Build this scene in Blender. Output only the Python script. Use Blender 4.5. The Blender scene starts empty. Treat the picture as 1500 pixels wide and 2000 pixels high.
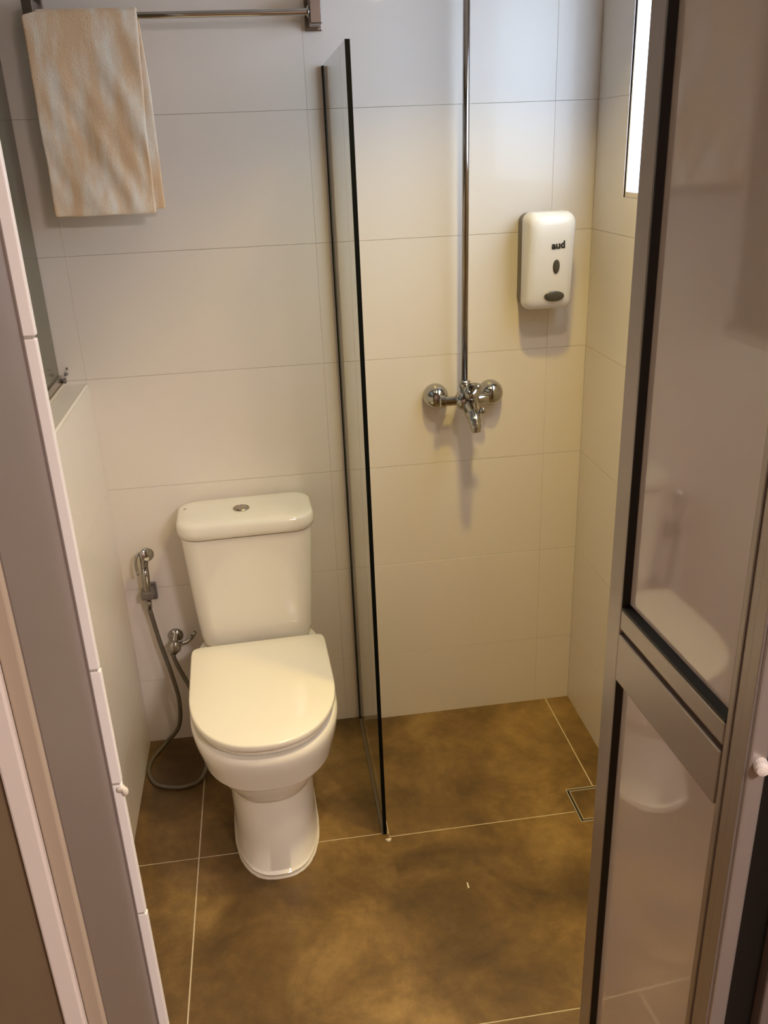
import bpy, bmesh, math, random
from mathutils import Vector, Matrix, noise
random.seed(7)
S = bpy.context.scene
COL = S.collection

# ------------------------------------------------------------------ camera
cam_d = bpy.data.cameras.new('camera')
cam = bpy.data.objects.new('camera', cam_d)
COL.objects.link(cam)
S.camera = cam
YAW, PITCH, ROLL, FPX = 0.1275, 0.3982, 0.0408, 1705.2
fwd = Vector((math.sin(YAW) * math.cos(PITCH), math.cos(YAW) * math.cos(PITCH), -math.sin(PITCH)))
rgt = Vector((math.cos(YAW), -math.sin(YAW), 0))
dwn = fwd.cross(rgt)
r2 = rgt * math.cos(ROLL) + dwn * math.sin(ROLL)
d2 = -rgt * math.sin(ROLL) + dwn * math.cos(ROLL)
m = Matrix.Identity(4)
for i in range(3):
    m[i][0], m[i][1], m[i][2] = r2[i], -d2[i], -fwd[i]
m.translation = (-0.0008, -2.2444, 1.6371)
cam.matrix_world = m
cam_d.sensor_fit = 'VERTICAL'
cam_d.sensor_height = 24.0
cam_d.lens = 24.0 * FPX / 2000.0
cam_d.clip_start = 0.02

# ------------------------------------------------------------------ world, lights, exposure
W = bpy.data.worlds.new('sky')
S.world = W
W.use_nodes = True
nt = W.node_tree
bg = nt.nodes['Background']
tc = nt.nodes.new('ShaderNodeTexCoord')
sx = nt.nodes.new('ShaderNodeSeparateXYZ')
nt.links.new(tc.outputs['Generated'], sx.inputs['Vector'])
cr = nt.nodes.new('ShaderNodeValToRGB')      # hazy white low down, pale blue higher up
cr.color_ramp.elements[0].position = 0.0
cr.color_ramp.elements[0].color = (0.70, 0.81, 1.0, 1)
cr.color_ramp.elements[1].position = 0.6
cr.color_ramp.elements[1].color = (0.56, 0.74, 1.0, 1)
nt.links.new(sx.outputs['Z'], cr.inputs['Fac'])
nt.links.new(cr.outputs['Color'], bg.inputs['Color'])
bg.inputs['Strength'].default_value = 7.2


def area(name, loc, size, power, color, rot=(0, 0, 0), shape='DISK', sy=None, spread=None):
    L = bpy.data.lights.new(name, 'AREA')
    L.shape = shape
    L.size = size
    if sy:
        L.size_y = sy
    L.energy = power
    L.color = color
    if spread:
        L.spread = spread
    o = bpy.data.objects.new(name, L)
    COL.objects.link(o)
    o.location = loc
    o.rotation_euler = rot
    return o


area('shower_downlight', (0.50, -0.75, 2.40), 0.09, 5.9, (1.0, 0.76, 0.14), spread=math.radians(98))
area('entrance_fill_light', (0.46, -1.12, 2.40), 0.10, 5.0, (1.0, 0.80, 0.60), spread=math.radians(118))  # added second light, lifts the bowl, tank and walls
area('hall_fill_light', (0.85, -2.8, 2.34), 0.4, 44.0, (1.0, 0.89, 0.87))  # added unseen fill, stands for light coming from the hall
S.view_settings.view_transform = 'Standard'
S.view_settings.look = 'None'
S.view_settings.gamma = 1.0
S.view_settings.use_curve_mapping = False
S.view_settings.exposure = 0.0
S.cycles.use_denoising = True
S.cycles.max_bounces = 10
S.cycles.caustics_refractive = False
S.cycles.sample_clamp_indirect = 60.0


# ------------------------------------------------------------------ materials
def srgb(r, g, b):
    f = lambda c: (c / 255 / 12.92) if c / 255 <= 0.04045 else ((c / 255 + 0.055) / 1.055) ** 2.4
    return (f(r), f(g), f(b), 1)


def mat(name, color, rough=0.4, metal=0.0, nscale=0, namt=0.0, bump=0.0, bscale=60, ior=1.5, coat=0.0, rvar=0.0):
    M = bpy.data.materials.new(name)
    M.use_nodes = True
    t = M.node_tree
    p = t.nodes['Principled BSDF']
    p.inputs['Base Color'].default_value = color
    p.inputs['Roughness'].default_value = rough
    p.inputs['Metallic'].default_value = metal
    p.inputs['IOR'].default_value = ior
    p.inputs['Coat Weight'].default_value = coat
    co = t.nodes.new('ShaderNodeTexCoord')
    if nscale:
        n = t.nodes.new('ShaderNodeTexNoise')
        n.inputs['Scale'].default_value = nscale
        n.inputs['Detail'].default_value = 4
        t.links.new(co.outputs['Object'], n.inputs['Vector'])
        mx = t.nodes.new('ShaderNodeMix')
        mx.data_type = 'RGBA'
        mx.inputs['A'].default_value = tuple(c * (1 - namt) for c in color[:3]) + (1,)
        mx.inputs['B'].default_value = tuple(min(1, c * (1 + namt)) for c in color[:3]) + (1,)
        t.links.new(n.outputs['Fac'], mx.inputs['Factor'])
        t.links.new(mx.outputs['Result'], p.inputs['Base Color'])
        if rvar:
            mr = t.nodes.new('ShaderNodeMapRange')
            mr.inputs['To Min'].default_value = rough - rvar
            mr.inputs['To Max'].default_value = rough + rvar
            t.links.new(n.outputs['Fac'], mr.inputs['Value'])
            t.links.new(mr.outputs['Result'], p.inputs['Roughness'])
    if bump:
        n2 = t.nodes.new('ShaderNodeTexNoise')
        n2.inputs['Scale'].default_value = bscale
        n2.inputs['Detail'].default_value = 3
        t.links.new(co.outputs['Object'], n2.inputs['Vector'])
        b = t.nodes.new('ShaderNodeBump')
        b.inputs['Strength'].default_value = bump
        b.inputs['Distance'].default_value = 0.004
        t.links.new(n2.outputs['Fac'], b.inputs['Height'])
        t.links.new(b.outputs['Normal'], p.inputs['Normal'])
    return M


def glass_mat(name, tint, refl_ior=1.5, rough=0.0):
    # a whole sheet's reflectance sits on one face, the other faces only let light through
    M = bpy.data.materials.new(name)
    M.use_nodes = True
    t = M.node_tree
    t.nodes.remove(t.nodes['Principled BSDF'])
    out = t.nodes['Material Output']
    tr = t.nodes.new('ShaderNodeBsdfTransparent')
    tr.inputs['Color'].default_value = tint
    gl = t.nodes.new('ShaderNodeBsdfGlossy')
    gl.inputs['Roughness'].default_value = rough
    fr = t.nodes.new('ShaderNodeFresnel')
    fr.inputs['IOR'].default_value = refl_ior
    ge = t.nodes.new('ShaderNodeNewGeometry')
    mu = t.nodes.new('ShaderNodeMapRange')      # same reflectance from either face
    mu.inputs['To Min'].default_value = refl_ior
    mu.inputs['To Max'].default_value = 1.0 / refl_ior
    t.links.new(ge.outputs['Backfacing'], mu.inputs['Value'])
    t.links.new(mu.outputs['Result'], fr.inputs['IOR'])
    ms = t.nodes.new('ShaderNodeMixShader')
    up = t.nodes.new('ShaderNodeMath')
    up.operation = 'MULTIPLY'
    up.inputs[1].default_value = 2.0
    lo = t.nodes.new('ShaderNodeMath')
    lo.operation = 'ADD'
    lo.inputs[1].default_value = 1.0
    dv = t.nodes.new('ShaderNodeMath')
    dv.operation = 'DIVIDE'
    t.links.new(fr.outputs['Fac'], up.inputs[0])
    t.links.new(fr.outputs['Fac'], lo.inputs[0])
    t.links.new(up.outputs['Value'], dv.inputs[0])
    t.links.new(lo.outputs['Value'], dv.inputs[1])
    t.links.new(dv.outputs['Value'], ms.inputs['Fac'])
    t.links.new(tr.outputs['BSDF'], ms.inputs[1])
    t.links.new(gl.outputs['BSDF'], ms.inputs[2])
    t.links.new(ms.outputs['Shader'], out.inputs['Surface'])
    return M


def frosted_mat(name, tint):
    M = bpy.data.materials.new(name)
    M.use_nodes = True
    t = M.node_tree
    t.nodes.remove(t.nodes['Principled BSDF'])
    tl = t.nodes.new('ShaderNodeBsdfTranslucent')
    tl.inputs['Color'].default_value = tint
    gl = t.nodes.new('ShaderNodeBsdfGlossy')
    gl.inputs['Roughness'].default_value = 0.25
    ms = t.nodes.new('ShaderNodeMixShader')
    ms.inputs['Fac'].default_value = 0.05
    t.links.new(tl.outputs['BSDF'], ms.inputs[1])
    t.links.new(gl.outputs['BSDF'], ms.inputs[2])
    t.links.new(ms.outputs['Shader'], t.nodes['Material Output'].inputs['Surface'])
    return M


def floor_mat():
    M = bpy.data.materials.new('brown_stone_tile')
    M.use_nodes = True
    t = M.node_tree
    p = t.nodes['Principled BSDF']
    co = t.nodes.new('ShaderNodeTexCoord')

    def nz(scale, detail, rough=0.6, dist=0.0):
        n = t.nodes.new('ShaderNodeTexNoise')
        n.inputs['Scale'].default_value = scale
        n.inputs['Detail'].default_value = detail
        n.inputs['Roughness'].default_value = rough
        n.inputs['Distortion'].default_value = dist
        t.links.new(co.outputs['Object'], n.inputs['Vector'])
        return n
    a = nz(4.0, 8, 0.62, 0.6)
    r = t.nodes.new('ShaderNodeValToRGB')
    e = r.color_ramp.elements
    e[0].position = 0.28
    e[0].color = srgb(82, 62, 34)
    e[1].position = 0.74
    e[1].color = srgb(160, 128, 76)
    k = e.new(0.5)
    k.color = srgb(124, 95, 52)
    t.links.new(a.outputs['Fac'], r.inputs['Fac'])
    b = nz(2.3, 3, 0.5, 0.3)
    r2_ = t.nodes.new('ShaderNodeValToRGB')
    r2_.color_ramp.elements[0].position = 0.36
    r2_.color_ramp.elements[0].color = (0.58, 0.56, 0.55, 1)
    r2_.color_ramp.elements[1].position = 0.58
    r2_.color_ramp.elements[1].color = (1, 1, 1, 1)
    t.links.new(b.outputs['Fac'], r2_.inputs['Fac'])
    mx = t.nodes.new('ShaderNodeMix')
    mx.data_type = 'RGBA'
    mx.blend_type = 'MULTIPLY'
    mx.inputs['Factor'].default_value = 1
    t.links.new(r.outputs['Color'], mx.inputs['A'])
    t.links.new(r2_.outputs['Color'], mx.inputs['B'])
    prev = mx.outputs['Result']
    wob = nz(7.0, 4)
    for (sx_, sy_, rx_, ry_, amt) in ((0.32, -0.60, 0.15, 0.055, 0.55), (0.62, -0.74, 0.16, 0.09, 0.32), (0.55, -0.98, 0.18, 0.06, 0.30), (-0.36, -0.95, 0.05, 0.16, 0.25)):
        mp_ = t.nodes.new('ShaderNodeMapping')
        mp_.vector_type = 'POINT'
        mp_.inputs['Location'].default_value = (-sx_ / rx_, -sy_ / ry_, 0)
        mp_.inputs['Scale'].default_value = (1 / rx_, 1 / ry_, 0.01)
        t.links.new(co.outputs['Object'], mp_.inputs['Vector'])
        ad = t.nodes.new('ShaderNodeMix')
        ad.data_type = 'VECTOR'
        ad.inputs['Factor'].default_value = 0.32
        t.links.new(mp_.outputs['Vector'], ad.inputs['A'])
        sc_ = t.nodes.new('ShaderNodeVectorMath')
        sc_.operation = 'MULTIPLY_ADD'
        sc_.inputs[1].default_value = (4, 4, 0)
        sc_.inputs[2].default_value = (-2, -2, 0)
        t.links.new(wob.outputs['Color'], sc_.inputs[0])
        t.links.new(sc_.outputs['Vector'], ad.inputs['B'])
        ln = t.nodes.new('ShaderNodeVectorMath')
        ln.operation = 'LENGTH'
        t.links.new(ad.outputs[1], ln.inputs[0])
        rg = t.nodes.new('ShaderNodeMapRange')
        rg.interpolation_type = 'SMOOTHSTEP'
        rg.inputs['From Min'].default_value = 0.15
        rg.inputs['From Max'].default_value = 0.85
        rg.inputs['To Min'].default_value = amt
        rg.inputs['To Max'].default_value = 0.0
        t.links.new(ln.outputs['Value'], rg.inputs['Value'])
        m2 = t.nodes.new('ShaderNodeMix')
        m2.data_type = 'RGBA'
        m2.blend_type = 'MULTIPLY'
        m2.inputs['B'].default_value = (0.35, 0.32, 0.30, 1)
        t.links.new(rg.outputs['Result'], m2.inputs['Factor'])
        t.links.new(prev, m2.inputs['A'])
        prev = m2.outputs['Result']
    fine = nz(34, 5, 0.7)
    fr_ = t.nodes.new('ShaderNodeMapRange')
    fr_.inputs['From Min'].default_value = 0.35
    fr_.inputs['From Max'].default_value = 0.65
    fr_.inputs['To Min'].default_value = 0.86
    fr_.inputs['To Max'].default_value = 1.12
    t.links.new(fine.outputs['Fac'], fr_.inputs['Value'])
    m3 = t.nodes.new('ShaderNodeVectorMath')
    m3.operation = 'SCALE'
    t.links.new(prev, m3.inputs[0])
    t.links.new(fr_.outputs['Result'], m3.inputs['Scale'])
    t.links.new(m3.outputs['Vector'], p.inputs['Base Color'])
    g = nz(60, 4)
    mr = t.nodes.new('ShaderNodeMapRange')
    mr.inputs['To Min'].default_value = 0.30
    mr.inputs['To Max'].default_value = 0.50
    t.links.new(a.outputs['Fac'], mr.inputs['Value'])
    t.links.new(mr.outputs['Result'], p.inputs['Roughness'])
    bu = t.nodes.new('ShaderNodeBump')
    bu.inputs['Strength'].default_value = 0.12
    bu.inputs['Distance'].default_value = 0.003
    t.links.new(g.outputs['Fac'], bu.inputs['Height'])
    t.links.new(bu.outputs['Normal'], p.inputs['Normal'])
    return M


def towel_mat():
    M = mat('cream_terry', srgb(226, 206, 178), 0.95, bump=0.4, bscale=420)
    t = M.node_tree
    p = t.nodes['Principled BSDF']
    p.inputs['Sheen Weight'].default_value = 0.3
    co = [n for n in t.nodes if n.type == 'TEX_COORD'][0]
    mp = t.nodes.new('ShaderNodeMapping')
    mp.inputs['Rotation'].default_value = (0, math.radians(-24), 0)
    mp.inputs['Scale'].default_value = (26, 26, 7)
    n = t.nodes.new('ShaderNodeTexNoise')
    n.inputs['Scale'].default_value = 1.0
    n.inputs['Detail'].default_value = 5
    t.links.new(co.outputs['Object'], mp.inputs['Vector'])
    t.links.new(mp.outputs['Vector'], n.inputs['Vector'])
    r = t.nodes.new('ShaderNodeValToRGB')
    r.color_ramp.elements[0].position = 0.42
    r.color_ramp.elements[0].color = srgb(236, 203, 164)
    r.color_ramp.elements[1].position = 0.66
    r.color_ramp.elements[1].color = srgb(250, 242, 228)
    t.links.new(n.outputs['Fac'], r.inputs['Fac'])
    t.links.new(r.outputs['Color'], p.inputs['Base Color'])
    return M


TILE = mat('white_glazed_tile', srgb(233, 224, 214), 0.36, nscale=5, namt=0.015, ior=1.5, rvar=0.04, coat=0.30)
TILE.node_tree.nodes['Principled BSDF'].inputs['Specular IOR Level'].default_value = 0.3
GROUT = mat('grey_wall_grout', srgb(176, 168, 154), 0.85, nscale=80, namt=0.1)
FGROUT = mat('pale_floor_grout', srgb(214, 200, 172), 0.8, nscale=90, namt=0.15)
STONE = floor_mat()
PLASTER = mat('painted_plaster', srgb(226, 218, 206), 0.7, nscale=12, namt=0.03)
HALLWALL = mat('hall_plaster', srgb(205, 185, 170), 0.75, nscale=9, namt=0.04)
BROWN = mat('brown_cladding', srgb(124, 104, 78), 0.6, nscale=14, namt=0.12)
ALU = mat('champagne_aluminium', srgb(176, 166, 158), 0.30, metal=0.55, nscale=40, namt=0.03)
ALU_G = mat('grey_powder_coated_aluminium', srgb(130, 116, 108), 0.45, metal=0.15, nscale=30, namt=0.04)
CHROME = mat('polished_chrome', srgb(180, 178, 175), 0.06, metal=1.0, nscale=20, namt=0.02)
STEEL = mat('brushed_steel', srgb(178, 170, 158), 0.22, metal=1.0, nscale=60, namt=0.08)
SATIN = mat('satin_chrome_pipe', srgb(158, 150, 144), 0.16, metal=1.0, nscale=40, namt=0.04)
ETILE = mat('bright_tile_edge', srgb(246, 240, 232), 0.3, nscale=30, namt=0.02)
DSTEEL = mat('dark_satin_steel', srgb(128, 118, 110), 0.25, metal=0.9, nscale=60, namt=0.08)
FRAME = mat('pale_satin_steel', srgb(206, 194, 172), 0.4, metal=0.3, nscale=60, namt=0.06)
BEIGE = mat('beige_strip', srgb(184, 165, 143), 0.5, nscale=10, namt=0.03)  # tone of the inner architrave strip, duller than the white one
CERAMIC = mat('white_sanitary_ceramic', srgb(236, 230, 218), 0.09, nscale=6, namt=0.01, coat=0.3)
SEATP = mat('white_seat_plastic', srgb(238, 231, 216), 0.16, nscale=8, namt=0.01)
BLACK = mat('black_rubber', srgb(16, 14, 12), 0.45, nscale=50, namt=0.2)
EDGE = mat('dark_green_glass_edge', srgb(10, 13, 11), 0.7, nscale=30, namt=0.2, ior=1.2)
ACRYL = mat('pale_pink_acrylic_panel', srgb(230, 216, 208), 0.05, nscale=4, namt=0.03, ior=2.2)
GLASS = glass_mat('clear_partition_glass', (0.95, 0.975, 0.95, 1), 1.5)
CLEAR = bpy.data.materials.new('clear_glass_body')
CLEAR.use_nodes = True
CLEAR.node_tree.nodes.remove(CLEAR.node_tree.nodes['Principled BSDF'])
_tr = CLEAR.node_tree.nodes.new('ShaderNodeBsdfTransparent')
_tr.inputs['Color'].default_value = (0.985, 0.995, 0.985, 1)
CLEAR.node_tree.links.new(_tr.outputs['BSDF'], CLEAR.node_tree.nodes['Material Output'].inputs['Surface'])
WGLASS = frosted_mat('frosted_window_glass', (0.90, 0.95, 0.97, 1))
DGLASS = mat('obscured_grey_green_glass', srgb(104, 100, 80), 0.18, nscale=14, namt=0.05, ior=1.45)
WPLAST = mat('white_glossy_plastic', srgb(232, 228, 226), 0.18, nscale=10, namt=0.01)
GPLAST = mat('grey_plastic', srgb(112, 104, 98), 0.35, nscale=20, namt=0.06)
DPLAST = mat('dark_smoked_plastic', srgb(74, 70, 62), 0.2, nscale=20, namt=0.08)
INK = mat('black_print', srgb(30, 26, 30), 0.5, nscale=20, namt=0.1)
TOWEL = towel_mat()
SILIC = mat('pale_silicone', srgb(214, 204, 186), 0.5, nscale=60, namt=0.1)
WHITEP = mat('white_paint', srgb(232, 220, 208), 0.45, nscale=10, namt=0.02)
HOSE = mat('grey_braided_hose', srgb(120, 112, 98), 0.35, metal=0.6, nscale=300, namt=0.2, bump=0.5, bscale=600)


# ------------------------------------------------------------------ mesh helpers
def obj(name, bm, material, parent=None, smooth=False, label=None, **props):
    me = bpy.data.meshes.new(name)
    bmesh.ops.recalc_face_normals(bm, faces=bm.faces)
    bm.to_mesh(me)
    bm.free()
    if smooth:
        for p in me.polygons:
            p.use_smooth = True
    me.materials.append(material)
    o = bpy.data.objects.new(name, me)
    COL.objects.link(o)
    if parent:
        o.parent = parent
    if label:
        o['label'] = label
    for k, v in props.items():
        o[k] = v
    return o


def empty(name, label, cat, loc=(0, 0, 0), rz=0, **props):
    o = bpy.data.objects.new(name, None)
    o.empty_display_size = 0.05
    COL.objects.link(o)
    o.location = loc
    o.rotation_euler = (0, 0, rz)
    o['label'] = label
    o['category'] = cat
    for k, v in props.items():
        o[k] = v
    return o


def smooth_angle(o, deg=40):
    me = o.data
    for p in me.polygons:
        p.use_smooth = True
    me.set_sharp_from_angle(angle=math.radians(deg))
    return o


def box(bm, x0, x1, y0, y1, z0, z1, bev=0.0, seg=2):
    vs = [bm.verts.new((x, y, z)) for x in (x0, x1) for y in (y0, y1) for z in (z0, z1)]
    fs = [(0, 1, 3, 2), (4, 6, 7, 5), (0, 4, 5, 1), (2, 3, 7, 6), (0, 2, 6, 4), (1, 5, 7, 3)]
    faces = [bm.faces.new([vs[i] for i in f]) for f in fs]
    if bev > 0:
        es = list({e for f in faces for e in f.edges})
        bmesh.ops.bevel(bm, geom=es, offset=bev, segments=seg, affect='EDGES', profile=0.5)
    return bm


def bx(*a, **k):
    return box(bmesh.new(), *a, **k)


def prism(bm, pts, z0, z1):
    """polygon in xy; z0/z1 numbers or functions of (x, y)"""
    f0 = z0 if callable(z0) else (lambda x, y: z0)
    f1 = z1 if callable(z1) else (lambda x, y: z1)
    lo = [bm.verts.new((x, y, f0(x, y))) for x, y in pts]
    hi = [bm.verts.new((x, y, f1(x, y))) for x, y in pts]
    n = len(pts)
    bm.faces.new(hi)
    bm.faces.new(list(reversed(lo)))
    for i in range(n):
        bm.faces.new((lo[i], lo[(i + 1) % n], hi[(i + 1) % n], hi[i]))
    return bm


def loft(bm, rings, cap0=True, cap1=True):
    R = [[bm.verts.new(p) for p in r] for r in rings]
    n = len(R[0])
    for a, b in zip(R, R[1:]):
        for i in range(n):
            j = (i + 1) % n
            bm.faces.new((a[i], a[j], b[j], b[i]))
    if cap0:
        bm.faces.new(list(reversed(R[0])))
    if cap1:
        bm.faces.new(R[-1])
    return bm


def lathe(bm, prof, origin, axis, n=28, cap=True):
    """prof: list of (distance along axis, radius)"""
    ax = Vector(axis).normalized()
    u = ax.orthogonal().normalized()
    v = ax.cross(u)
    o = Vector(origin)
    rings = []
    for d, r in prof:
        r = max(r, 1e-5)
        rings.append([o + ax * d + (u * math.cos(2 * math.pi * i / n) + v * math.sin(2 * math.pi * i / n)) * r for i in range(n)])
    return loft(bm, rings, cap, cap)


def spline(pts, k=8):
    P = [Vector(p) for p in pts]
    P = [P[0] * 2 - P[1]] + P + [P[-1] * 2 - P[-2]]
    out = []
    for i in range(1, len(P) - 2):
        a, b, c, d = P[i - 1:i + 3]
        for s in range(k):
            t = s / k
            out.append(0.5 * ((2 * b) + (c - a) * t + (2 * a - 5 * b + 4 * c - d) * t * t + (3 * b - a - 3 * c + d) * t ** 3))
    out.append(P[-2])
    return out


def tube(bm, pts, rad, n=12):
    P = [Vector(p) for p in pts]
    rads = rad if isinstance(rad, (list, tuple)) else [rad] * len(P)
    t0 = (P[1] - P[0]).normalized()
    u = t0.orthogonal().normalized()
    rings = []
    for i, p in enumerate(P):
        t = (P[min(i + 1, len(P) - 1)] - P[max(i - 1, 0)]).normalized()
        u = (u - t * u.dot(t)).normalized()
        v = t.cross(u)
        rings.append([p + (u * math.cos(2 * math.pi * k / n) + v * math.sin(2 * math.pi * k / n)) * rads[i] for k in range(n)])
    return loft(bm, rings)


def super_pt(t, w, ab, af, n_side=2.2, n_back=4.0):
    """plan outline: x half width w, back half length ab (+y), front half length af (-y)"""
    c, s = math.cos(t), math.sin(t)
    n = n_back if s > 0 else n_side
    x = w * math.copysign(abs(c) ** (2 / n), c)
    y = (ab if s > 0 else af) * math.copysign(abs(s) ** (2 / n), s)
    return x, y


def rrect(w, h, r, n=6):
    """rounded rectangle outline, half sizes w, h"""
    out = []
    for cx, cy, a0 in ((w - r, h - r, 0), (-w + r, h - r, 90), (-w + r, -h + r, 180), (w - r, -h + r, 270)):
        for i in range(n + 1):
            a = math.radians(a0 + 90 * i / n)
            out.append((cx + r * math.cos(a), cy + r * math.sin(a)))
    return out


def rect_minus(r, h):
    """rectangle (a0,a1,b0,b1) minus hole h -> list of rectangles"""
    a0, a1, b0, b1 = r
    if h is None or h[0] >= a1 or h[1] <= a0 or h[2] >= b1 or h[3] <= b0:
        return [r]
    out = []
    c0, c1 = max(a0, h[0]), min(a1, h[1])
    if a0 < h[0]:
        out.append((a0, h[0], b0, b1))
    if a1 > h[1]:
        out.append((h[1], a1, b0, b1))
    if b0 < h[2]:
        out.append((c0, c1, b0, h[2]))
    if b1 > h[3]:
        out.append((c0, c1, h[3], b1))
    return out


# ------------------------------------------------------------------ room shell
XR, XL, ZC = 0.8536, -0.45, 2.45
H0 = 0.2188
ROWS = [-0.02, H0] + [H0 + 0.3 * k for k in range(1, 8)] + [ZC]
G = 0.0005       # half a wall joint
GV = 0.0002      # half a vertical joint
TT = 0.008       # tile thickness
YF = -1.45       # bathroom side of the doorway wall
WIN = (-1.0, -0.187, 1.503, 2.09)   # window opening in y and z


def structure(name, bm, material, label):
    return obj(name, bm, material, None, False, label, kind='structure')


wb = structure('wall_back', bx(-0.75, XR + 0.035, 0.0014, 0.13, -0.1, ZC), GROUT, 'back wall of the bathroom clad in large white glazed tiles')
colx = [-0.70, -0.455, 0.145, 0.745, XR]
for a, b in zip(colx, colx[1:]):
    for c, d in zip(ROWS, ROWS[1:]):
        obj('wall_tile', bx(a + GV, b - GV, 0.0005 * random.random(), TT + 0.002, c + G, d - G, bev=0.0004, seg=1), TILE, wb)

bm = bmesh.new()
for (a0, a1, b0, b1) in rect_minus((-1.65, 0.0, -0.1, ZC), WIN):
    box(bm, XR + 0.0010, XR + 0.035, a0, a1, b0, b1)
wr = structure('wall_right', bm, GROUT, 'right shower wall of white glazed tiles with a window opening')
coly = [-1.45, -1.2, -0.6, 0.0]
for a, b in zip(coly, coly[1:]):
    for c, d in zip(ROWS, ROWS[1:]):
        bm = bmesh.new()
        for (a0, a1, b0, b1) in rect_minus((a + G, b - G, c + G, d - G), WIN):
            box(bm, XR, XR + TT + 0.002, a0, a1, b0, b1)
        if len(bm.verts):
            obj('wall_tile', bm, TILE, wr)
        else:
            bm.free()

w1 = structure('window_1', bx(XR + 0.004, XR + 0.02, WIN[0], WIN[1], WIN[2], WIN[2] + 0.012), WHITEP, 'bright window high in the right shower wall')
for nm, b4 in (('window_frame', (WIN[0], WIN[0] + 0.012, WIN[2] + 0.012, WIN[3])), ('window_frame', (WIN[1] - 0.005, WIN[1], WIN[2] + 0.012, WIN[3])),
               ('window_frame', (WIN[0] + 0.012, WIN[1] - 0.005, WIN[3] - 0.012, WIN[3]))):
    obj(nm, bx(XR + 0.004, XR + 0.02, b4[0], b4[1], b4[2], b4[3]), WHITEP, w1)
bm = bmesh.new()
bm.faces.new([bm.verts.new((XR + 0.008, y, z)) for y, z in ((WIN[0] + 0.012, WIN[2] + 0.012), (WIN[1] - 0.005, WIN[2] + 0.012), (WIN[1] - 0.005, WIN[3] - 0.012), (WIN[0] + 0.012, WIN[3] - 0.012))])
obj('window_pane', bm, WGLASS, w1, label='frosted glass bright with daylight')

# low boxed wall on the left with a ledge, upper wall further back
XP = -0.60
ZL = 1.1097
wl = structure('wall_left', bx(XP - 0.12, XP, -1.65, 0.0, -0.1, ZC), PLASTER, 'left wall rising behind the glass panel')
t1 = structure('trim_1', bx(XP + 0.001, XL - 0.0010, YF, 0.0, -0.1, ZL - TT), GROUT, 'low boxed wall with a tiled ledge along the left side')
lrows = [-0.02, H0, H0 + 0.3, H0 + 0.6, ZL]
lcol = [YF, -1.2, -0.6, 0.0]
for a, b in zip(lcol, lcol[1:]):
    for c, d in zip(lrows, lrows[1:]):
        top = d == ZL
        bm = bx(XL - TT, XL, a + G, b - G, c + G, d - G)
        if top:   # rounded upper edge
            es = [e for e in bm.edges if all(abs(v.co.x - XL) < 1e-5 and abs(v.co.z - (d - G)) < 1e-5 for v in e.verts)]
            bmesh.ops.bevel(bm, geom=es, offset=0.006, segments=3, affect='EDGES')
        obj('wall_tile', bm, TILE, t1)
    obj('ledge_tile', bx(XP + 0.001, XL - TT - 0.001, a + G, b - G, ZL - TT, ZL - 0.001), TILE, t1)

ce = structure('ceiling', bx(-0.8, XR + 0.035, -1.65, 0.13, ZC, ZC + 0.1), PLASTER, 'white bathroom ceiling')

# doorway wall and hall
bm = bmesh.new()
box(bm, -1.9, -0.2340, -1.660, YF - 0.05, -0.1, ZC)
box(bm, 0.60, 2.0, -1.64, YF - 0.05, -0.1, ZC)
box(bm, -0.2340, 0.60, -1.64, YF - 0.05, 2.26, ZC)
structure('wall_front', bm, BROWN, 'brown wall around the bathroom doorway')
structure('wall_hall', bx(-1.9, 2.0, -3.7, -3.6, -0.1, ZC), HALLWALL, 'hall wall behind the camera')
structure('wall_hall_left', bx(-2.0, -1.9, -3.7, -1.5, -0.1, ZC), HALLWALL, 'left wall of the hall')
structure('wall_hall_right', bx(2.0, 2.1, -3.7, -1.5, -0.1, ZC), HALLWALL, 'right wall of the hall')
structure('ceiling_hall', bx(-2.0, 2.1, -3.7, -1.6501, ZC, ZC + 0.1), HALLWALL, 'hall ceiling')

# ------------------------------------------------------------------ floor of stone tiles
fl = structure('floor', bx(-0.8, XR + 0.034, -1.65, 0.13, -0.14, -0.016), FGROUT, 'brown stone tiled floor with pale joints')
structure('floor_hall', bx(-2.0, 2.1, -3.7, -1.6501, -0.14, 0.0), STONE, 'brown floor of the hall')
XA, XB, XC_, YA, YB = -0.281, 0.200, 0.7803, -0.5045, -1.061
g = 0.0016
ZT, ZS = 0.006, -0.008


def slope(x, y):     # front right tiles fall towards the shower
    k = max(0.0, min(1.0, (y - YB) / (YA - YB)))
    return ZT + (ZS - ZT) * k


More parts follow.
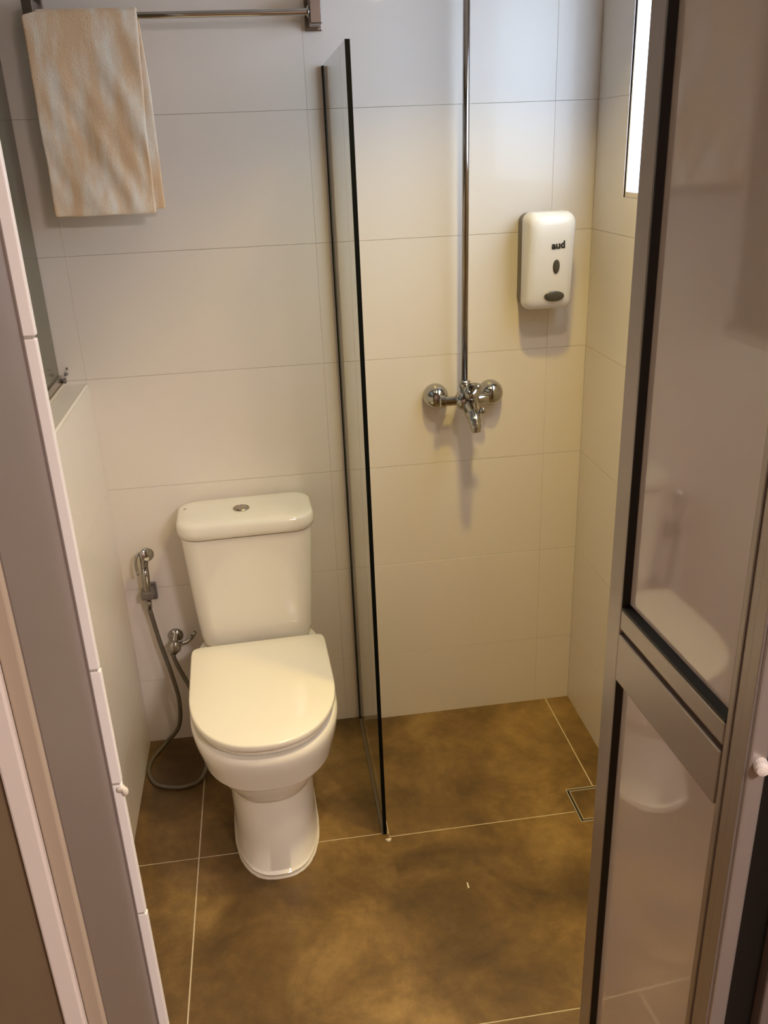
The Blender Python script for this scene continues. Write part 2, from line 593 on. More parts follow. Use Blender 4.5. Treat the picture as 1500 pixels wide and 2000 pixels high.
DX0, DX1, DY0, DY1 = 0.7005, 0.8265, -0.5465, -0.4180   # drain opening
tiles = [
    ([(XL - 0.005, 0), (XL - 0.005, YA + g), (XA - g, YA + g), (XA - g, 0)], ZT),
    ([(XA + g, 0), (XA + g, YA + g), (XB - 0.0008, YA + g), (XB - 0.0008, 0)], ZT),
    ([(XB + 0.001, 0), (XB + 0.001, YA + g), (DX0, YA + g), (DX0, DY1), (XC_ - g, DY1), (XC_ - g, 0)], ZS),
    ([(XC_ + g, 0), (XC_ + g, DY1), (DX1, DY1), (DX1, YA + g), (XR + 0.005, YA + g), (XR + 0.005, 0)], ZS),
    ([(XL - 0.005, YA - g), (XL - 0.005, YB + g), (XA - g, YB + g), (XA - g, YA - g)], ZT),
    ([(XA + g, YA - g), (XA + g, YB + g), (XB - 0.00002, YB + g), (XB - 0.00002, YA - g)], ZT),
    ([(XB + 0.00002, YA - g), (XB + 0.00002, YB + g), (XC_ - g, YB + g), (XC_ - g, DY0), (DX0, DY0), (DX0, YA - g)], slope),
    ([(XC_ + g, DY0), (XC_ + g, YB + g), (XR + 0.005, YB + g), (XR + 0.005, YA - g), (DX1, YA - g), (DX1, DY0)], slope),
    ([(XL - 0.005, YB - g), (XL - 0.005, -1.65), (XA - g, -1.65), (XA - g, YB - g)], ZT),
    ([(XA + g, YB - g), (XA + g, -1.65), (0.2496, -1.65), (0.2496, YB - g)], ZT),
    ([(0.2526, YB - g), (0.2526, -1.65), (XR + 0.005, -1.65), (XR + 0.005, YB - g)], ZT),
]
for pts, z in tiles:
    bm = bmesh.new()
    if callable(z):
        prism(bm, pts, lambda x, y: z(x, y) - 0.012, z)
    else:
        prism(bm, pts, -0.017, z)
    obj('floor_tile', bm, STONE, fl)
bm = bmesh.new()   # grout bed raised close to the tile tops
prism(bm, [(XL, 0), (XL, -1.65), (XB, -1.65), (XB, 0)], -0.02, ZT - 0.0012)
prism(bm, [(XB, 0), (XB, YA), (DX0, YA), (DX0, DY1), (DX1, DY1), (DX1, YA), (XR, YA), (XR, 0)], -0.02, ZS - 0.0008)
prism(bm, [(XB, YA), (XB, YB), (XR, YB), (XR, YA), (DX1, YA), (DX1, DY0), (DX0, DY0), (DX0, YA)], lambda x, y: slope(x, y) - 0.013, lambda x, y: slope(x, y) - 0.0009)
prism(bm, [(XB, YB), (XB, -1.65), (XR, -1.65), (XR, YB)], -0.02, ZT - 0.0012)
obj('grout_bed', bm, FGROUT, fl)

# drain
dr = empty('floor_drain', 'square tile insert floor drain in the shower corner beside the folding door', 'drain', (0.7635, -0.48225, ZS))
hw, hh = 0.0620, 0.0635
bm = bmesh.new()
fw = 0.0022
for a in ((-hw, -hw + fw, -hh, hh), (hw - fw, hw, -hh, hh), (-hw + fw, hw - fw, -hh, -hh + fw), (-hw + fw, hw - fw, hh - fw, hh)):
    box(bm, a[0], a[1], a[2], a[3], -0.007, 0.0012)
obj('drain_frame', bm, FRAME, dr, label='thin bright steel frame')
obj('drain_trough', bx(-hw + fw, hw - fw, -hh + fw, hh - fw, -0.0075, -0.0065), BLACK, dr, label='black gap around the insert')
k = 0.0105
obj('drain_insert', bx(-hw + k, hw - k, -hh + k, hh - k, -0.0065, -0.0002), STONE, dr, label='stone tile insert')
bm = bmesh.new()
for a in ((-hw + k - 0.0018, -hw + k, -hh + k, hh - k), (hw - k, hw - k + 0.0018, -hh + k, hh - k), (-hw + k - 0.0018, hw - k + 0.0018, -hh + k - 0.0018, -hh + k), (-hw + k - 0.0018, hw - k + 0.0018, hh - k, hh - k + 0.0018)):
    box(bm, a[0], a[1], a[2], a[3], -0.0065, 0.0008)
obj('insert_rim', bm, FRAME, dr, label='steel rim of the insert')

# ------------------------------------------------------------------ left door jamb
XJ = -0.2
jb = structure('trim_2', bx(XJ - 0.03, XJ, -1.65, -1.487, 0.0, 2.26), ALU_G, 'grey left jamb of the doorway')
smooth_angle(jb)
obj('jamb_bead', bx(XJ - 0.0305, XJ + 0.0012, -1.4875, -1.4835, 0.0, 2.26), ALU_G, jb, label='dark bead along the inner edge')
obj('architrave', bx(XJ - 0.0150, XJ - 0.0005, -1.659, -1.6505, 0.0, 2.26, bev=0.002), BEIGE, jb, label='beige inner architrave strip')
obj('architrave', bx(XJ - 0.0330, XJ - 0.0155, -1.664, -1.641, 0.0, 2.26, bev=0.002), WHITEP, jb, label='white outer architrave strip')
zj = [0.006, 0.3548, 0.6548, 0.8548, 1.0353, 1.1739, 1.5, 1.8, 2.26]
for i, (c, d) in enumerate(zip(zj, zj[1:])):
    obj('edge_tile', bx(XJ - 0.036, XJ + 0.0108 - 0.0006 * (i % 2), -1.4833, -1.475, c + 0.0012, d - 0.0012, bev=0.0012), ETILE, jb)
obj('edge_grout', bx(XJ - 0.036, XJ + 0.008, -1.4825, -1.4752, 0.0, 2.26), GROUT, jb)
bm = bmesh.new()
bmesh.ops.create_icosphere(bm, subdivisions=3, radius=0.0065)
for v in bm.verts:
    v.co *= 0.75 + 0.5 * noise.noise(v.co * 160 + Vector((3, 1, 2)))
    v.co.z *= 1.25
bmesh.ops.translate(bm, verts=bm.verts, vec=(XJ + 0.0105, -1.481, 1.026))
obj('mortar_lump', bm, SILIC, jb, True, label='rough lump of pale mortar on the tile edge')

# ------------------------------------------------------------------ folding door on the right
th = math.atan(0.045)
dd = structure('door_1', bx(-0.001, 0.001, -0.001, 0.001, 2.0, 2.002), ALU, 'folded aluminium door leaf with pale panels at the right of the doorway')
dd.location = (0.40 + 0.045 * 1.212, -1.212, 0.02)
dd.rotation_euler = (0, 0, th)     # local -y runs towards the camera, local +x into the wall side
FX0, FX1 = -0.010, 0.012
LW = 0.352
ZB, ZTOP = 0.0, 2.05


def dpart(name, bm, material, label=None, par=None):
    return obj(name, bm, material, par or dd, False, label)


def stile_section(y0, y1, z0, z1, par=None):
    return dpart('door_stile', bx(FX0, FX1, y0, y1, z0, z1, bev=0.003), ALU, par=par)


s1 = stile_section(-0.0400, 0.0, ZB, ZTOP)
dpart('stile_seal', bx(FX0 + 0.004, FX1 - 0.004, -0.0002, 0.004, ZB, ZTOP), ALU_G, 'dark seal along the free edge', s1)
s2 = stile_section(-LW, -LW + 0.050, ZB, ZTOP)
obj('stile_groove', bx(FX0 - 0.0012, FX0 + 0.001, -LW + 0.036, -LW + 0.0385, ZB, ZTOP), ALU_G, s2)
obj('stile_groove', bx(FX0 - 0.0022, FX0 + 0.001, -LW + 0.004, -LW + 0.022, ZB, ZTOP, bev=0.002), ALU, s2)
RZ = 1.021
rail_top = dpart('mid_rail', bx(FX0, FX1, -LW + 0.0505, -0.0405, RZ - 0.030, RZ, bev=0.0025), ALU, 'upper half of the middle rail')
rail_low = dpart('mid_rail', bx(FX0 - 0.001, FX1, -LW + 0.0505, -0.0405, RZ - 0.112, RZ - 0.038, bev=0.002), ALU, 'lower half of the middle rail')
dpart('rail_groove', bx(FX0 + 0.006, FX1, -LW + 0.0505, -0.0405, RZ - 0.0379, RZ - 0.0301), ALU_G, 'dark groove between the rail halves')
dpart('top_rail', bx(FX0, FX1, -LW + 0.0505, -0.0405, ZTOP - 0.05, ZTOP, bev=0.002), ALU)
dpart('bottom_rail', bx(FX0, FX1, -LW + 0.0505, -0.0405, ZB, ZB + 0.09, bev=0.002), ALU)
dpart('upper_panel', bx(0.0, 0.006, -LW + 0.048, -0.038, RZ - 0.004, ZTOP - 0.045), ACRYL, 'glossy pale upper panel')
dpart('lower_panel', bx(0.0, 0.006, -LW + 0.048, -0.038, ZB + 0.085, RZ - 0.108), ACRYL, 'glossy pale lower panel')


def gasket(pts_a, pts_b):
    """wedge seal between two end sections"""
    return loft(bmesh.new(), [pts_a, pts_b])


def gsec_v(y, sgn, z):
    return [(-0.0005, y, z), (FX0 + 0.0005, y, z), (FX0 + 0.0005, y - sgn * 0.002, z), (-0.0005, y - sgn * 0.0065, z)]


def gsec_h(y, z):
    return [(-0.0005, y, z), (FX0 + 0.0005, y, z), (FX0 + 0.0005, y, z + 0.004), (-0.0005, y, z + 0.0095)]


dpart('gasket', gasket(gsec_v(-0.0402, 1, RZ), gsec_v(-0.0402, 1, ZTOP - 0.05)), BLACK, 'black rubber gasket beside the upper panel')
dpart('gasket', gasket(gsec_v(-0.0402, 1, ZB + 0.09), gsec_v(-0.0402, 1, RZ - 0.112)), BLACK, 'black rubber gasket beside the lower panel')
dpart('gasket', gasket(gsec_h(-LW + 0.0505, RZ + 0.0002), gsec_h(-0.0405, RZ + 0.0002)), BLACK, 'black rubber gasket above the middle rail')
bm = bmesh.new()
lathe(bm, [(0, 0.008), (0.010, 0.008), (0.014, 0.006), (0.015, 0.002)], (FX0 + 0.013, -LW + 0.001, 1.004), (-0.35, -1, 0), 16)
dpart('hinge_cap', bm, WHITEP, 'white plastic hinge cap')
# second leaf folded behind the first
l2 = dpart('rear_leaf', bx(0.052, 0.084, -LW + 0.0505, -0.02, ZB, ZTOP, bev=0.002), ALU_G, 'second leaf folded behind the first')
obj('rear_stile', bx(0.050, 0.086, -LW - 0.012, -LW + 0.050, ZB, ZTOP, bev=0.003), ALU_G, l2)
obj('rear_gasket_shade', bx(0.0135, 0.0495, -LW + 0.004, -LW + 0.030, ZB, ZTOP), BLACK, l2, label='black gasket and shaded gap between the leaves')  # gasket widened so its black stands in for the gap's shade
jr = structure('trim_3', bx(0.572, 0.5995, -1.65, -1.487, 0.0, 2.26), ALU_G, 'grey right jamb of the doorway')
structure('trim_4', bx(XJ, 0.572, -1.62, -1.56, 2.225, 2.26), ALU_G, 'head track over the doorway')

# ------------------------------------------------------------------ glass panel on the left ledge
gp = empty('glass_panel', 'dull grey-green obscured glass panel standing on the left tiled ledge', 'glass panel', (-0.522, 0, ZL))
obj('pane', bx(-0.004, 0.004, -1.40, -0.003, 0.012, 1.30), DGLASS, gp)
bm = bmesh.new()
box(bm, -0.010, 0.010, -1.40, -0.002, 0.0, 0.010)
box(bm, -0.010, -0.0045, -1.40, -0.002, 0.010, 0.026)
box(bm, 0.0045, 0.010, -1.40, -0.002, 0.010, 0.026)
obj('channel', bm, STEEL, gp, label='grey metal channel under the glass')
obj('seal', bx(0.0102, 0.016, -1.40, -0.002, 0.0, 0.007, bev=0.002), SILIC, gp)
bm = bmesh.new()
for i, (dx, dz, r) in enumerate(((0.016, 0.012, 0.008), (0.022, 0.028, 0.006), (0.026, 0.042, 0.004))):
    bb = bmesh.new()
    bmesh.ops.create_icosphere(bb, subdivisions=2, radius=r)
    for v in bb.verts:
        v.co *= 0.8 + 0.5 * noise.noise(v.co * 200 + Vector((i, 0, 0)))
        v.co += Vector((dx, -0.0055, dz))
    tmp = bpy.data.meshes.new('t')
    bb.to_mesh(tmp)
    bb.free()
    bm.from_mesh(tmp)
    bpy.data.meshes.remove(tmp)
obj('sealant_smear', bm, GPLAST, gp, True, label='grey smear of sealant in the corner')

# ------------------------------------------------------------------ shower glass partition
XG, YG, HG = 0.1904, -0.5089, 1.8103
pt = empty('glass_partition', 'frameless clear glass shower partition with black front edge beside the toilet', 'glass partition', (XG, 0, 0))
pn = obj('pane', bx(-0.004, 0.004, YG + 0.0012, -0.004, ZT + 0.001, HG), GLASS, pt)
pn.data.materials.append(CLEAR)
for f in pn.data.polygons:
    if f.normal.x > -0.5:
        f.material_index = 1
obj('edge_strip', bx(-0.0046, 0.0046, YG - 0.001, YG + 0.001, ZT + 0.001, HG + 0.001), EDGE, pt, label='black front edge of the glass')
obj('wall_channel', bx(-0.0066, -0.0042, -0.014, -0.0005, ZT + 0.001, HG - 0.002), EDGE, pt, label='thin dark channel at the wall')
obj('wall_channel', bx(0.0042, 0.0066, -0.012, -0.0005, ZT + 0.001, HG - 0.002), STEEL, pt)
bm = bmesh.new()
prism(bm, [(0.0045, -0.01), (0.0045, YG), (0.0125, YG), (0.0105, -0.01)], ZS + 0.0002, lambda x, y: 0.010 if x < 0.008 else ZS + 0.001)
obj('silicone_bead', bm, SILIC, pt, label='pale silicone bead along the foot')
obj('silicone_bead', bx(-0.0075, -0.0045, YG, -0.01, ZT + 0.0002, ZT + 0.003), GPLAST, pt)
cp = bmesh.new()
prism(cp, [(-0.008, 0.003), (-0.003, -0.0035), (0.0025, -0.005), (0.008, 0.002), (0.006, 0.0045)], 0, lambda x, y: 0.004 + 0.1 * (y + 0.005))
c_ = obj('silicone_chip', cp, SILIC, None, False, 'small pale chip on the floor before the foot of the glass partition', category='chip')
c_.location = (0.196, -0.534, ZT + 0.0003)
cp = bmesh.new()
prism(cp, [(-0.002, -0.009), (0.002, -0.008), (0.0015, 0.008), (-0.001, 0.009)], 0, 0.0015)
c_ = obj('paper_crumb', cp, WHITEP, None, False, 'tiny white crumb lying on the brown floor in front of the shower', category='crumb')
c_.location = (0.3622, -0.703, slope(0, -0.703) + 0.0006)

# ------------------------------------------------------------------ toilet
to = empty('toilet', 'white close coupled toilet with closed lid standing against the back wall', 'toilet', (-0.0965, 0, ZT), math.radians(1.8))
N = 96


def ring(z, w, yb, yf, yc, ns=2.2, nb=4.0):
    out = []
    for i in range(N):
        t = 2 * math.pi * i / N
        x, y = super_pt(t, w, yb - yc, yc - yf, ns, nb)
        out.append((x, yc + y, z))
    return out


bm = bmesh.new()
rs = [
    ring(0.000, 0.104, -0.10, -0.606, -0.40, 2.5),
    ring(0.016, 0.106, -0.10, -0.612, -0.40, 2.5),
    ring(0.019, 0.1045, -0.10, -0.609, -0.40, 2.5),
    ring(0.022, 0.1030, -0.10, -0.605, -0.40, 2.5),
    ring(0.10, 0.1035, -0.09, -0.602, -0.40, 2.45),
    ring(0.18, 0.1045, -0.08, -0.599, -0.40, 2.45),
    ring(0.224, 0.1055, -0.07, -0.597, -0.40, 2.4),
    ring(0.2265, 0.112, -0.06, -0.601, -0.40, 2.4),
    ring(0.240, 0.124, -0.05, -0.606, -0.40, 2.3),
    ring(0.262, 0.140, -0.05, -0.618, -0.41, 2.3),
    ring(0.290, 0.152, -0.05, -0.626, -0.42, 2.3),
    ring(0.2925, 0.1605, -0.05, -0.636, -0.42, 2.3),
    ring(0.320, 0.168, -0.045, -0.643, -0.42, 2.25),
    ring(0.350, 0.1755, -0.045, -0.652, -0.42, 2.25),
    ring(0.372, 0.1780, -0.04, -0.656, -0.42, 2.25),
    ring(0.384, 0.1775, -0.04, -0.656, -0.42, 2.25),
    ring(0.390, 0.1735, -0.042, -0.652, -0.42, 2.25),
]
loft(bm, rs)
bowl = obj('bowl', bm, CERAMIC, to, True)
smooth_angle(bowl, 50)
bm = bmesh.new()
rj = []
for z, e in ((-0.0001, 0.006), (0.004, 0.005), (0.006, 0.001)):
    r_ = ring(z, 0.104 + e, -0.095, -0.606 - e, -0.40, 2.5)
    r_ = [(x + 0.0012 * noise.noise(Vector((x * 90, y * 90, 1))), y + 0.0015 * noise.noise(Vector((x * 80, y * 80, 5))), zz) for x, y, zz in r_]
    rj.append(r_)
loft(bm, rj, True, True)
obj('sealant_bead', bm, SILIC, to, True, label='uneven pale sealant around the foot')


def slab(z0, z1, w, yb, yf, yc, ns, nb, r, ri=None):
    """rounded edge slab"""
    L = []
    st = [(0.0, r), (0.3 * r, 0.3 * r), (r, 0.0)]
    for dz, ins in st:
        L.append(ring(z0 + dz, w - ins, yb - ins, yf + ins, yc, ns, nb))
    for dz, ins in reversed(st):
        L.append(ring(z1 - dz, w - ins, yb - ins, yf + ins, yc, ns, nb))
    return L


bm = loft(bmesh.new(), slab(0.3925, 0.4115, 0.1665, -0.215, -0.639, -0.42, 2.25, 16, 0.003))
seat = obj('seat', bm, SEATP, to, True)
smooth_angle(seat, 50)
LL = slab(0.4135, 0.432, 0.1750, -0.207, -0.656, -0.42, 2.25, 20, 0.0045)
LL.append(ring(0.4335, 0.12, -0.245, -0.60, -0.42, 2.25, 7))
LL.append(ring(0.4340, 0.05, -0.34, -0.50, -0.42, 2.2, 4))
lid = obj('lid', loft(bmesh.new(), LL), SEATP, to, True)
smooth_angle(lid, 50)
for sx in (-1, 1):
    bm = bmesh.new()
    lathe(bm, [(0, 0.010), (0.001, 0.011), (0.044, 0.011), (0.045, 0.010)], (sx * 0.07 - 0.0225, -0.203, 0.4035), (1, 0, 0), 16)
    obj('hinge', bm, SEATP, to, True)


def tank_ring(z, w, yb, yf, r, ins=0.0):
    hw_, hd = w - ins, (yb - yf) / 2 - ins
    yc = (yb + yf) / 2
    out = []
    for x, y in rrect(hw_, hd, min(r, hd - 0.001), 7):
        # front face bows forward slightly
        yy = yc + y
        if y < 0:
            yy -= 0.008 * (1 - (x / hw_) ** 2)
        out.append((x, yy, z))
    return out


bm = bmesh.new()
loft(bm, [tank_ring(0.3935, 0.138, -0.022, -0.160, 0.04), tank_ring(0.405, 0.146, -0.016, -0.170, 0.045), tank_ring(0.43, 0.151, -0.014, -0.174, 0.046),
          tank_ring(0.52, 0.157, -0.014, -0.178, 0.046), tank_ring(0.62, 0.163, -0.014, -0.182, 0.046), tank_ring(0.725, 0.1685, -0.014, -0.186, 0.046)])
tk = obj('tank', bm, CERAMIC, to, True)
smooth_angle(tk, 60)
bm = bmesh.new()
TL = [tank_ring(0.7285, 0.1690, -0.012, -0.188, 0.048), tank_ring(0.7305, 0.1735, -0.010, -0.192, 0.050), tank_ring(0.745, 0.1760, -0.010, -0.195, 0.050),
      tank_ring(0.760, 0.1752, -0.010, -0.194, 0.050), tank_ring(0.767, 0.1720, -0.013, -0.191, 0.048), tank_ring(0.7705, 0.1660, -0.018, -0.185, 0.044),
      tank_ring(0.7725, 0.150, -0.032, -0.170, 0.034), tank_ring(0.7735, 0.10, -0.06, -0.145, 0.02)]
loft(bm, TL)
tl = obj('tank_lid', bm, CERAMIC, to, True)
smooth_angle(tl, 60)
bm = bmesh.new()
lathe(bm, [(0, 0.0215), (0.0035, 0.0215), (0.005, 0.020), (0.0052, 0.017), (0.0042, 0.0165)], (-0.008, -0.1125, 0.7722), (0, 0, 1), 32)
fb = obj('flush_button', bm, STEEL, to, True, label='round chrome dual flush button')
smooth_angle(fb, 40)
for s0, s1_ in ((96, 264), (276, 444)):
    bm = bmesh.new()
    pts = [(0.0155 * math.cos(math.radians(s0 + (s1_ - s0) * i / 14)), 0.0155 * math.sin(math.radians(s0 + (s1_ - s0) * i / 14))) for i in range(15)]
    prism(bm, [(x - 0.008, y - 0.1125) for x, y in pts], 0.7762, 0.7776)
    obj('button_half', bm, STEEL, fb)
bm = bmesh.new()
prism(bm, [(-0.0075 * math.cos(2 * math.pi * i / 16), -0.0028 * math.sin(2 * math.pi * i / 16)) for i in range(16)], 0, 0.0008)
ov = obj('lid_mark', bm, GPLAST, to, False, label='small grey oval print on the tank lid')
ov.location = (-0.150, -0.075, 0.7717)

# ------------------------------------------------------------------ bidet sprayer, valve and hose
bs = empty('bidet_sprayer', 'chrome handheld bidet sprayer hanging on the wall left of the toilet', 'sprayer', (-0.380, 0, 0.50))
bm = tube(bmesh.new(), [(-0.004, -0.040, 0.0), (-0.003, -0.040, 0.03), (-0.001, -0.040, 0.075), (0.000, -0.040, 0.105)], [0.009, 0.0105, 0.0115, 0.010], 16)
obj('handle', bm, CHROME, bs, True)
bm = tube(bmesh.new(), spline([(0, -0.040, 0.103), (0.002, -0.041, 0.125), (0.006, -0.046, 0.143), (0.012, -0.058, 0.150)], 4), [0.010, 0.0105, 0.011, 0.0115, 0.012, 0.0125, 0.013, 0.0135, 0.0135, 0.0135, 0.0135, 0.0135, 0.0135], 16)
hd_ = obj('spray_head', bm, CHROME, bs, True)
bm = bmesh.new()
lathe(bm, [(0, 0.0165), (0.003, 0.0185), (0.010, 0.0185), (0.012, 0.016)], (0.012, -0.058, 0.150), (0.45, -0.85, 0.2), 20)
obj('nozzle', bm, CHROME, bs, True)
bm = tube(bmesh.new(), spline([(-0.006, -0.040, 0.148), (-0.016, -0.046, 0.138), (-0.020, -0.050, 0.115), (-0.018, -0.052, 0.088)], 5), 0.0042, 10)
obj('trigger', bm, CHROME, bs, True)
bm = bmesh.new()
box(bm, -0.013, 0.018, -0.012, -0.0005, -0.012, 0.040, bev=0.003)
box(bm, -0.020, 0.014, -0.055, -0.0125, 0.008, 0.034, bev=0.006)
obj('holder', bm, GPLAST, bs, False, label='dark wall holder')
bm = bmesh.new()
lathe(bm, [(0, 0.0085), (0.024, 0.0095), (0.026, 0.008)], (-0.004, -0.040, -0.024), (0, 0, 1), 12)
obj('hose_nut', bm, CHROME, bs, True)
hp = spline([(-0.004, -0.040, -0.024), (0.010, -0.044, -0.13), (0.030, -0.050, -0.24), (0.040, -0.055, -0.33), (0.026, -0.046, -0.42), (-0.020, -0.040, -0.478),
             (-0.054, -0.095, -0.4865), (-0.058, -0.150, -0.4872), (-0.035, -0.205, -0.4872), (0.010, -0.230, -0.4872), (0.060, -0.232, -0.4872), (0.095, -0.205, -0.485),
             (0.118, -0.15, -0.44), (0.110, -0.09, -0.36), (0.075, -0.066, -0.27), (0.050, -0.060, -0.20), (0.042, -0.058, -0.165)], 8)
bm = tube(bmesh.new(), hp, 0.0062, 10)
obj('hose', bm, HOSE, bs, True, label='grey flexible hose looping onto the floor')

av = empty('angle_valve', 'small chrome angle valve on the wall beside the toilet tank', 'valve', (-0.330, 0, 0.362))
bm = bmesh.new()
lathe(bm, [(0, 0.022), (0.004, 0.022), (0.009, 0.015), (0.010, 0.010), (0.052, 0.010)], (0, -0.0005, 0), (0, -1, 0), 20)
obj('body', bm, CHROME, av, True)
bm = bmesh.new()
lathe(bm, [(0, 0.009), (0.012, 0.009), (0.014, 0.016), (0.030, 0.018), (0.034, 0.014)], (0, -0.050, 0), (0.1, -1, 0.15), 20)
obj('knob', bm, CHROME, av, True)
bm = bmesh.new()
lathe(bm, [(0, 0.0065), (0.018, 0.0065), (0.019, 0.009), (0.030, 0.009)], (-0.001, -0.040, -0.008), (-0.2, 0, -1), 14)
obj('outlet', bm, CHROME, av, True)
bm = tube(bmesh.new(), spline([(0.008, -0.040, 0.0), (0.030, -0.042, -0.003), (0.050, -0.042, 0.012), (0.06, -0.06, 0.035)], 5), 0.006, 10)
obj('tank_supply', bm, CHROME, av, True)

# ------------------------------------------------------------------ towel rail and towel
BY, BZ = -0.078, 1.9085
tr = empty('towel_rail', 'chrome towel rail with block brackets high on the back wall', 'towel rail', (0, 0, 0))
bm = bmesh.new()
lathe(bm, [(0, 0.0068), (0.574, 0.0068)], (-0.416, BY, BZ), (1, 0, 0), 20)
br_ = obj('bar', bm, CHROME, tr, True)
smooth_angle(br_)
for sx, x0, x1 in ((1, 0.158, 0.184), (-1, -0.4385, -0.4160)):
    bk = obj('bracket', bx(x0, x1, BY - (0.012 if sx > 0 else 0.006), -0.010, BZ - 0.024, BZ + 0.034, bev=0.002), DSTEEL, tr)
    obj('wall_plate', bx(x0 - 0.006, x1 + 0.006, -0.010, -0.0008, BZ - 0.030, BZ + 0.044, bev=0.002), DSTEEL, bk)
bm = bmesh.new()
lathe(bm, [(0, 0.011), (0.004, 0.011), (0.005, 0.008)], (0.1575, BY, BZ), (-1, 0, 0), 18)
obj('socket', bm, CHROME, tr, True)

# towel: folded cloth over the bar
x0, x1 = -0.4410, -0.2060
x0b = -0.4120
NU, NV = 34, 76
RB = 0.0125
zf, zbk = 1.513, 1.520
path = []
Lf = BZ - zf
Lb = BZ - zbk
for i in range(NV + 1):
    s = i / NV
    if s < 0.5:
        k = s / 0.5
        path.append((BY - RB, zf + k * Lf))
    elif s < 0.62:
        a = math.pi * (s - 0.5) / 0.12
        path.append((BY - RB * math.cos(a), BZ + RB * math.sin(a)))
    else:
        k = (s - 0.62) / 0.38
        path.append((BY + RB, BZ - k * Lb))
bm = bmesh.new()
grid = []
for i, (py, pz) in enumerate(path):
    rowv = []
    front = py < BY
    hang = max(0.0, (BZ - pz)) / 0.4
    for j in range(NU + 1):
        u = j / NU
        wrap = 0.0 if front and i / NV < 0.515 else 1.0
        xs = x0 + (x0b - x0) * wrap
        x = xs + (x1 - xs) * u
        if front:
            x += -0.022 * max(0, u - 0.5) * 2 * min(1, hang * 1.5) * 0.55 + 0.003 * noise.noise(Vector((pz * 9, 3, 1)))
        else:
            x += 0.006 * min(1, hang * 3) * u
        n = noise.noise(Vector((x * 14 + pz * 5, pz * 5, 2.0))) * 0.7 + noise.noise(Vector((x * 30 + pz * 12, pz * 12, 7.0))) * 0.4
        y = py + (-1 if front else 0.35) * (0.010 * n * min(1, hang * 4) + (0.012 * hang * (0.5 + 0.5 * u) if front else 0.0))
        if not front:
            y = min(y, BY + RB + 0.03)
        z = pz + (0.004 * noise.noise(Vector((x * 20, 1, i * 0.0))) if hang > 0.97 else 0)
        rowv.append(bm.verts.new((x, y, z)))
    grid.append(rowv)
for a, b in zip(grid, grid[1:]):
    for j in range(NU):
        bm.faces.new((a[j], a[j + 1], b[j + 1], b[j]))
tw = obj('towel', bm, TOWEL, None, True, 'cream terry towel folded over the chrome rail above the toilet', category='towel')
so = tw.modifiers.new('thick', 'SOLIDIFY')
so.thickness = 0.007
so.offset = 0.0
sb = tw.modifiers.new('sub', 'SUBSURF')
sb.levels = 1
sb.render_levels = 2

# ------------------------------------------------------------------ shower mixer with riser pipe
MX, MZ = 0.512, 1.010
mx_ = empty('shower_mixer', 'chrome wall mixer tap with tall riser pipe on the shower wall', 'mixer tap', (MX, 0, MZ))
for sx in (-1, 1):
    bm = bmesh.new()
    lathe(bm, [(0, 0.0325), (0.004, 0.0335), (0.016, 0.0335), (0.028, 0.031), (0.038, 0.0255), (0.045, 0.017), (0.048, 0.008), (0.0486, 0.001)], (sx * 0.075, -0.0005, 0.002), (0, -1, 0), 36)
    obj('wall_rose', bm, CHROME, mx_, True)
bm = bmesh.new()
lathe(bm, [(0, 0.013), (0.002, 0.0165), (0.014, 0.0165), (0.016, 0.0125), (0.044, 0.0125), (0.050, 0.022), (0.056, 0.0250), (0.092, 0.0250), (0.098, 0.022), (0.104, 0.0125), (0.126, 0.0125), (0.132, 0.010)], (-0.074, -0.056, -0.002), (1, 0, 0), 26)
bd = obj('mixer_body', bm, CHROME, mx_, True)
smooth_angle(bd, 45)
bm = bmesh.new()
lathe(bm, [(0, 0.020), (0.018, 0.020), (0.020, 0.022), (0.034, 0.022), (0.040, 0.018), (0.042, 0.010)], (0.004, -0.064, 0.008), (0.08, -0.75, 0.65), 26)
cap = obj('cartridge_cap', bm, CHROME, mx_, True)
smooth_angle(cap, 45)
bm = loft(bmesh.new(), [[(0.008 + sx_ * w, yy, zz + dz) for sx_, dz in ((-1, -0.004), (1, -0.004), (1, 0.004), (-1, 0.004))]
                        for w, yy, zz in ((0.012, -0.088, 0.036), (0.013, -0.100, 0.048), (0.011, -0.118, 0.055), (0.008, -0.138, 0.057), (0.007, -0.150, 0.055))])
es_ = [e for e in bm.edges]
bmesh.ops.bevel(bm, geom=es_, offset=0.0015, segments=2, affect='EDGES')
obj('lever', bm, CHROME, mx_, True)
bm = tube(bmesh.new(), spline([(0.002, -0.066, -0.012), (0.004, -0.090, -0.024), (0.006, -0.112, -0.034), (0.007, -0.126, -0.050), (0.007, -0.128, -0.060)], 5),
          [0.019] * 4 + [0.018] * 5 + [0.0165] * 5 + [0.0145] * 6 + [0.0145], 20)
sp = obj('spout', bm, CHROME, mx_, True)
bm = bmesh.new()
lathe(bm, [(0, 0.0125), (0.010, 0.0125), (0.011, 0.010)], (0.007, -0.128, -0.058), (0, -0.1, -1), 20)
obj('aerator', bm, STEEL, sp, True)
bm = bmesh.new()
lathe(bm, [(0, 0.005), (0.010, 0.005), (0.011, 0.009), (0.020, 0.0095), (0.023, 0.006)], (0.016, -0.104, -0.024), (0.85, -0.35, 0.35), 16)
obj('diverter_knob', bm, CHROME, mx_, True)
bm = bmesh.new()
lathe(bm, [(0, 0.013), (0.012, 0.013), (0.014, 0.015), (0.030, 0.015), (0.032, 0.010)], (-0.006, -0.058, 0.020), (0.02, 0.05, 1), 20)
obj('riser_nut', bm, CHROME, mx_, True)
bm = bmesh.new()
lathe(bm, [(0, 0.0082), (1.15, 0.0082)], (-0.006, -0.056, 0.045), (0.0075, 0.0, 1), 20)
obj('riser_pipe', bm, SATIN, mx_, True, label='long straight chrome riser pipe')

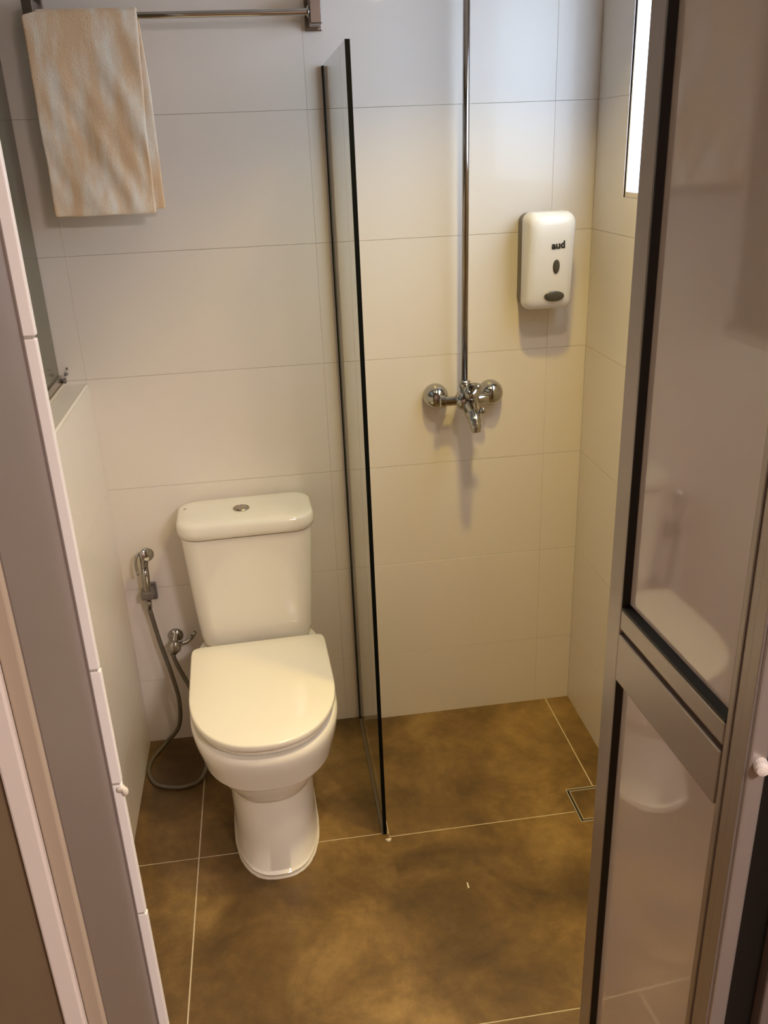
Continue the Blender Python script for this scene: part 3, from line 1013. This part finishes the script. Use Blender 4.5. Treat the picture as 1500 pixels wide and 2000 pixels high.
# ------------------------------------------------------------------ soap dispenser
ds = empty('soap_dispenser', 'white wall soap dispenser with grey back and oval push button', 'soap dispenser', (0.716, 0, 1.236))
DW, DH = 0.0615, 0.230


def dring(y, ins, zlo, zhi, r, wave=0.0, tilt=0.0):
    hh_ = (zhi - zlo) / 2
    zc = (zhi + zlo) / 2
    out = []
    for x, z in rrect(DW - ins, hh_, r, 7):
        k = (z + hh_) / (2 * hh_)
        yy = y - wave * math.sin(math.pi * min(1, max(0, k))) ** 2 * (0.6 + 0.4 * k)
        yy += tilt * (0.62 - k)
        out.append((x, yy, zc + z + 0.006 * (1 - (x / DW) ** 2) * max(0.0, (k - 0.8) / 0.2)))
    return out


bm = loft(bmesh.new(), [dring(-0.0008, 0.004, 0.006, 0.226, 0.018), dring(-0.066, 0.0026, 0.006, 0.226, 0.018), dring(-0.074, 0.006, 0.01, 0.220, 0.018)])
bo = obj('back_body', bm, GPLAST, ds, True, label='dark grey back body')
smooth_angle(bo, 50)
bm = loft(bmesh.new(), [dring(-0.046, 0.0006, 0.0, 0.231, 0.018, 0.020), dring(-0.052, -0.0006, -0.001, 0.232, 0.019, 0.018), dring(-0.079, 0.0, 0.0, 0.231, 0.020, 0.004, 0.012),
                        dring(-0.091, 0.003, 0.003, 0.227, 0.020, 0, 0.018), dring(-0.098, 0.009, 0.009, 0.217, 0.019, 0, 0.020), dring(-0.102, 0.020, 0.02, 0.200, 0.016, 0, 0.019), dring(-0.103, 0.035, 0.05, 0.17, 0.012, 0, 0.012)], True, True)
co_ = obj('front_cover', bm, WPLAST, ds, True, label='white glossy front cover')
smooth_angle(co_, 60)


def oval(name, cx, cz, rx, rz, y, material, label, parent):
    bm = bmesh.new()
    rings_ = []
    for d, s in ((0.0, 1.0), (0.0020, 0.98), (0.0034, 0.80), (0.0040, 0.4)):
        rings_.append([(cx + rx * s * math.cos(2 * math.pi * i / 32), y - d, cz + rz * s * math.sin(2 * math.pi * i / 32)) for i in range(32)])
    loft(bm, rings_)
    return obj(name, bm, material, parent, True, label)


oval('level_window', 0.012, 0.108, 0.0088, 0.0180, -0.1000, DPLAST, 'dark oval level window', ds)
oval('push_button', 0.012, 0.034, 0.0260, 0.0128, -0.0930, DPLAST, 'dark oval push button', ds)
cu = bpy.data.curves.new('lettering', 'FONT')
cu.body = 'aud'
cu.size = 0.0235
cu.extrude = 0.0004
cu.offset = 0.0008
cu.align_x = 'CENTER'
cu.align_y = 'CENTER'
tx = bpy.data.objects.new('lettering', cu)
COL.objects.link(tx)
dg = bpy.context.evaluated_depsgraph_get()
me = bpy.data.meshes.new_from_object(tx.evaluated_get(dg))
bpy.data.objects.remove(tx)
le = bpy.data.objects.new('lettering', me)
COL.objects.link(le)
me.materials.clear()
me.materials.append(INK)
le.parent = ds
le.rotation_euler = (math.radians(96), math.radians(-4), 0)
le.location = (0.014, -0.1072, 0.158)
le['label'] = 'black printed lettering'
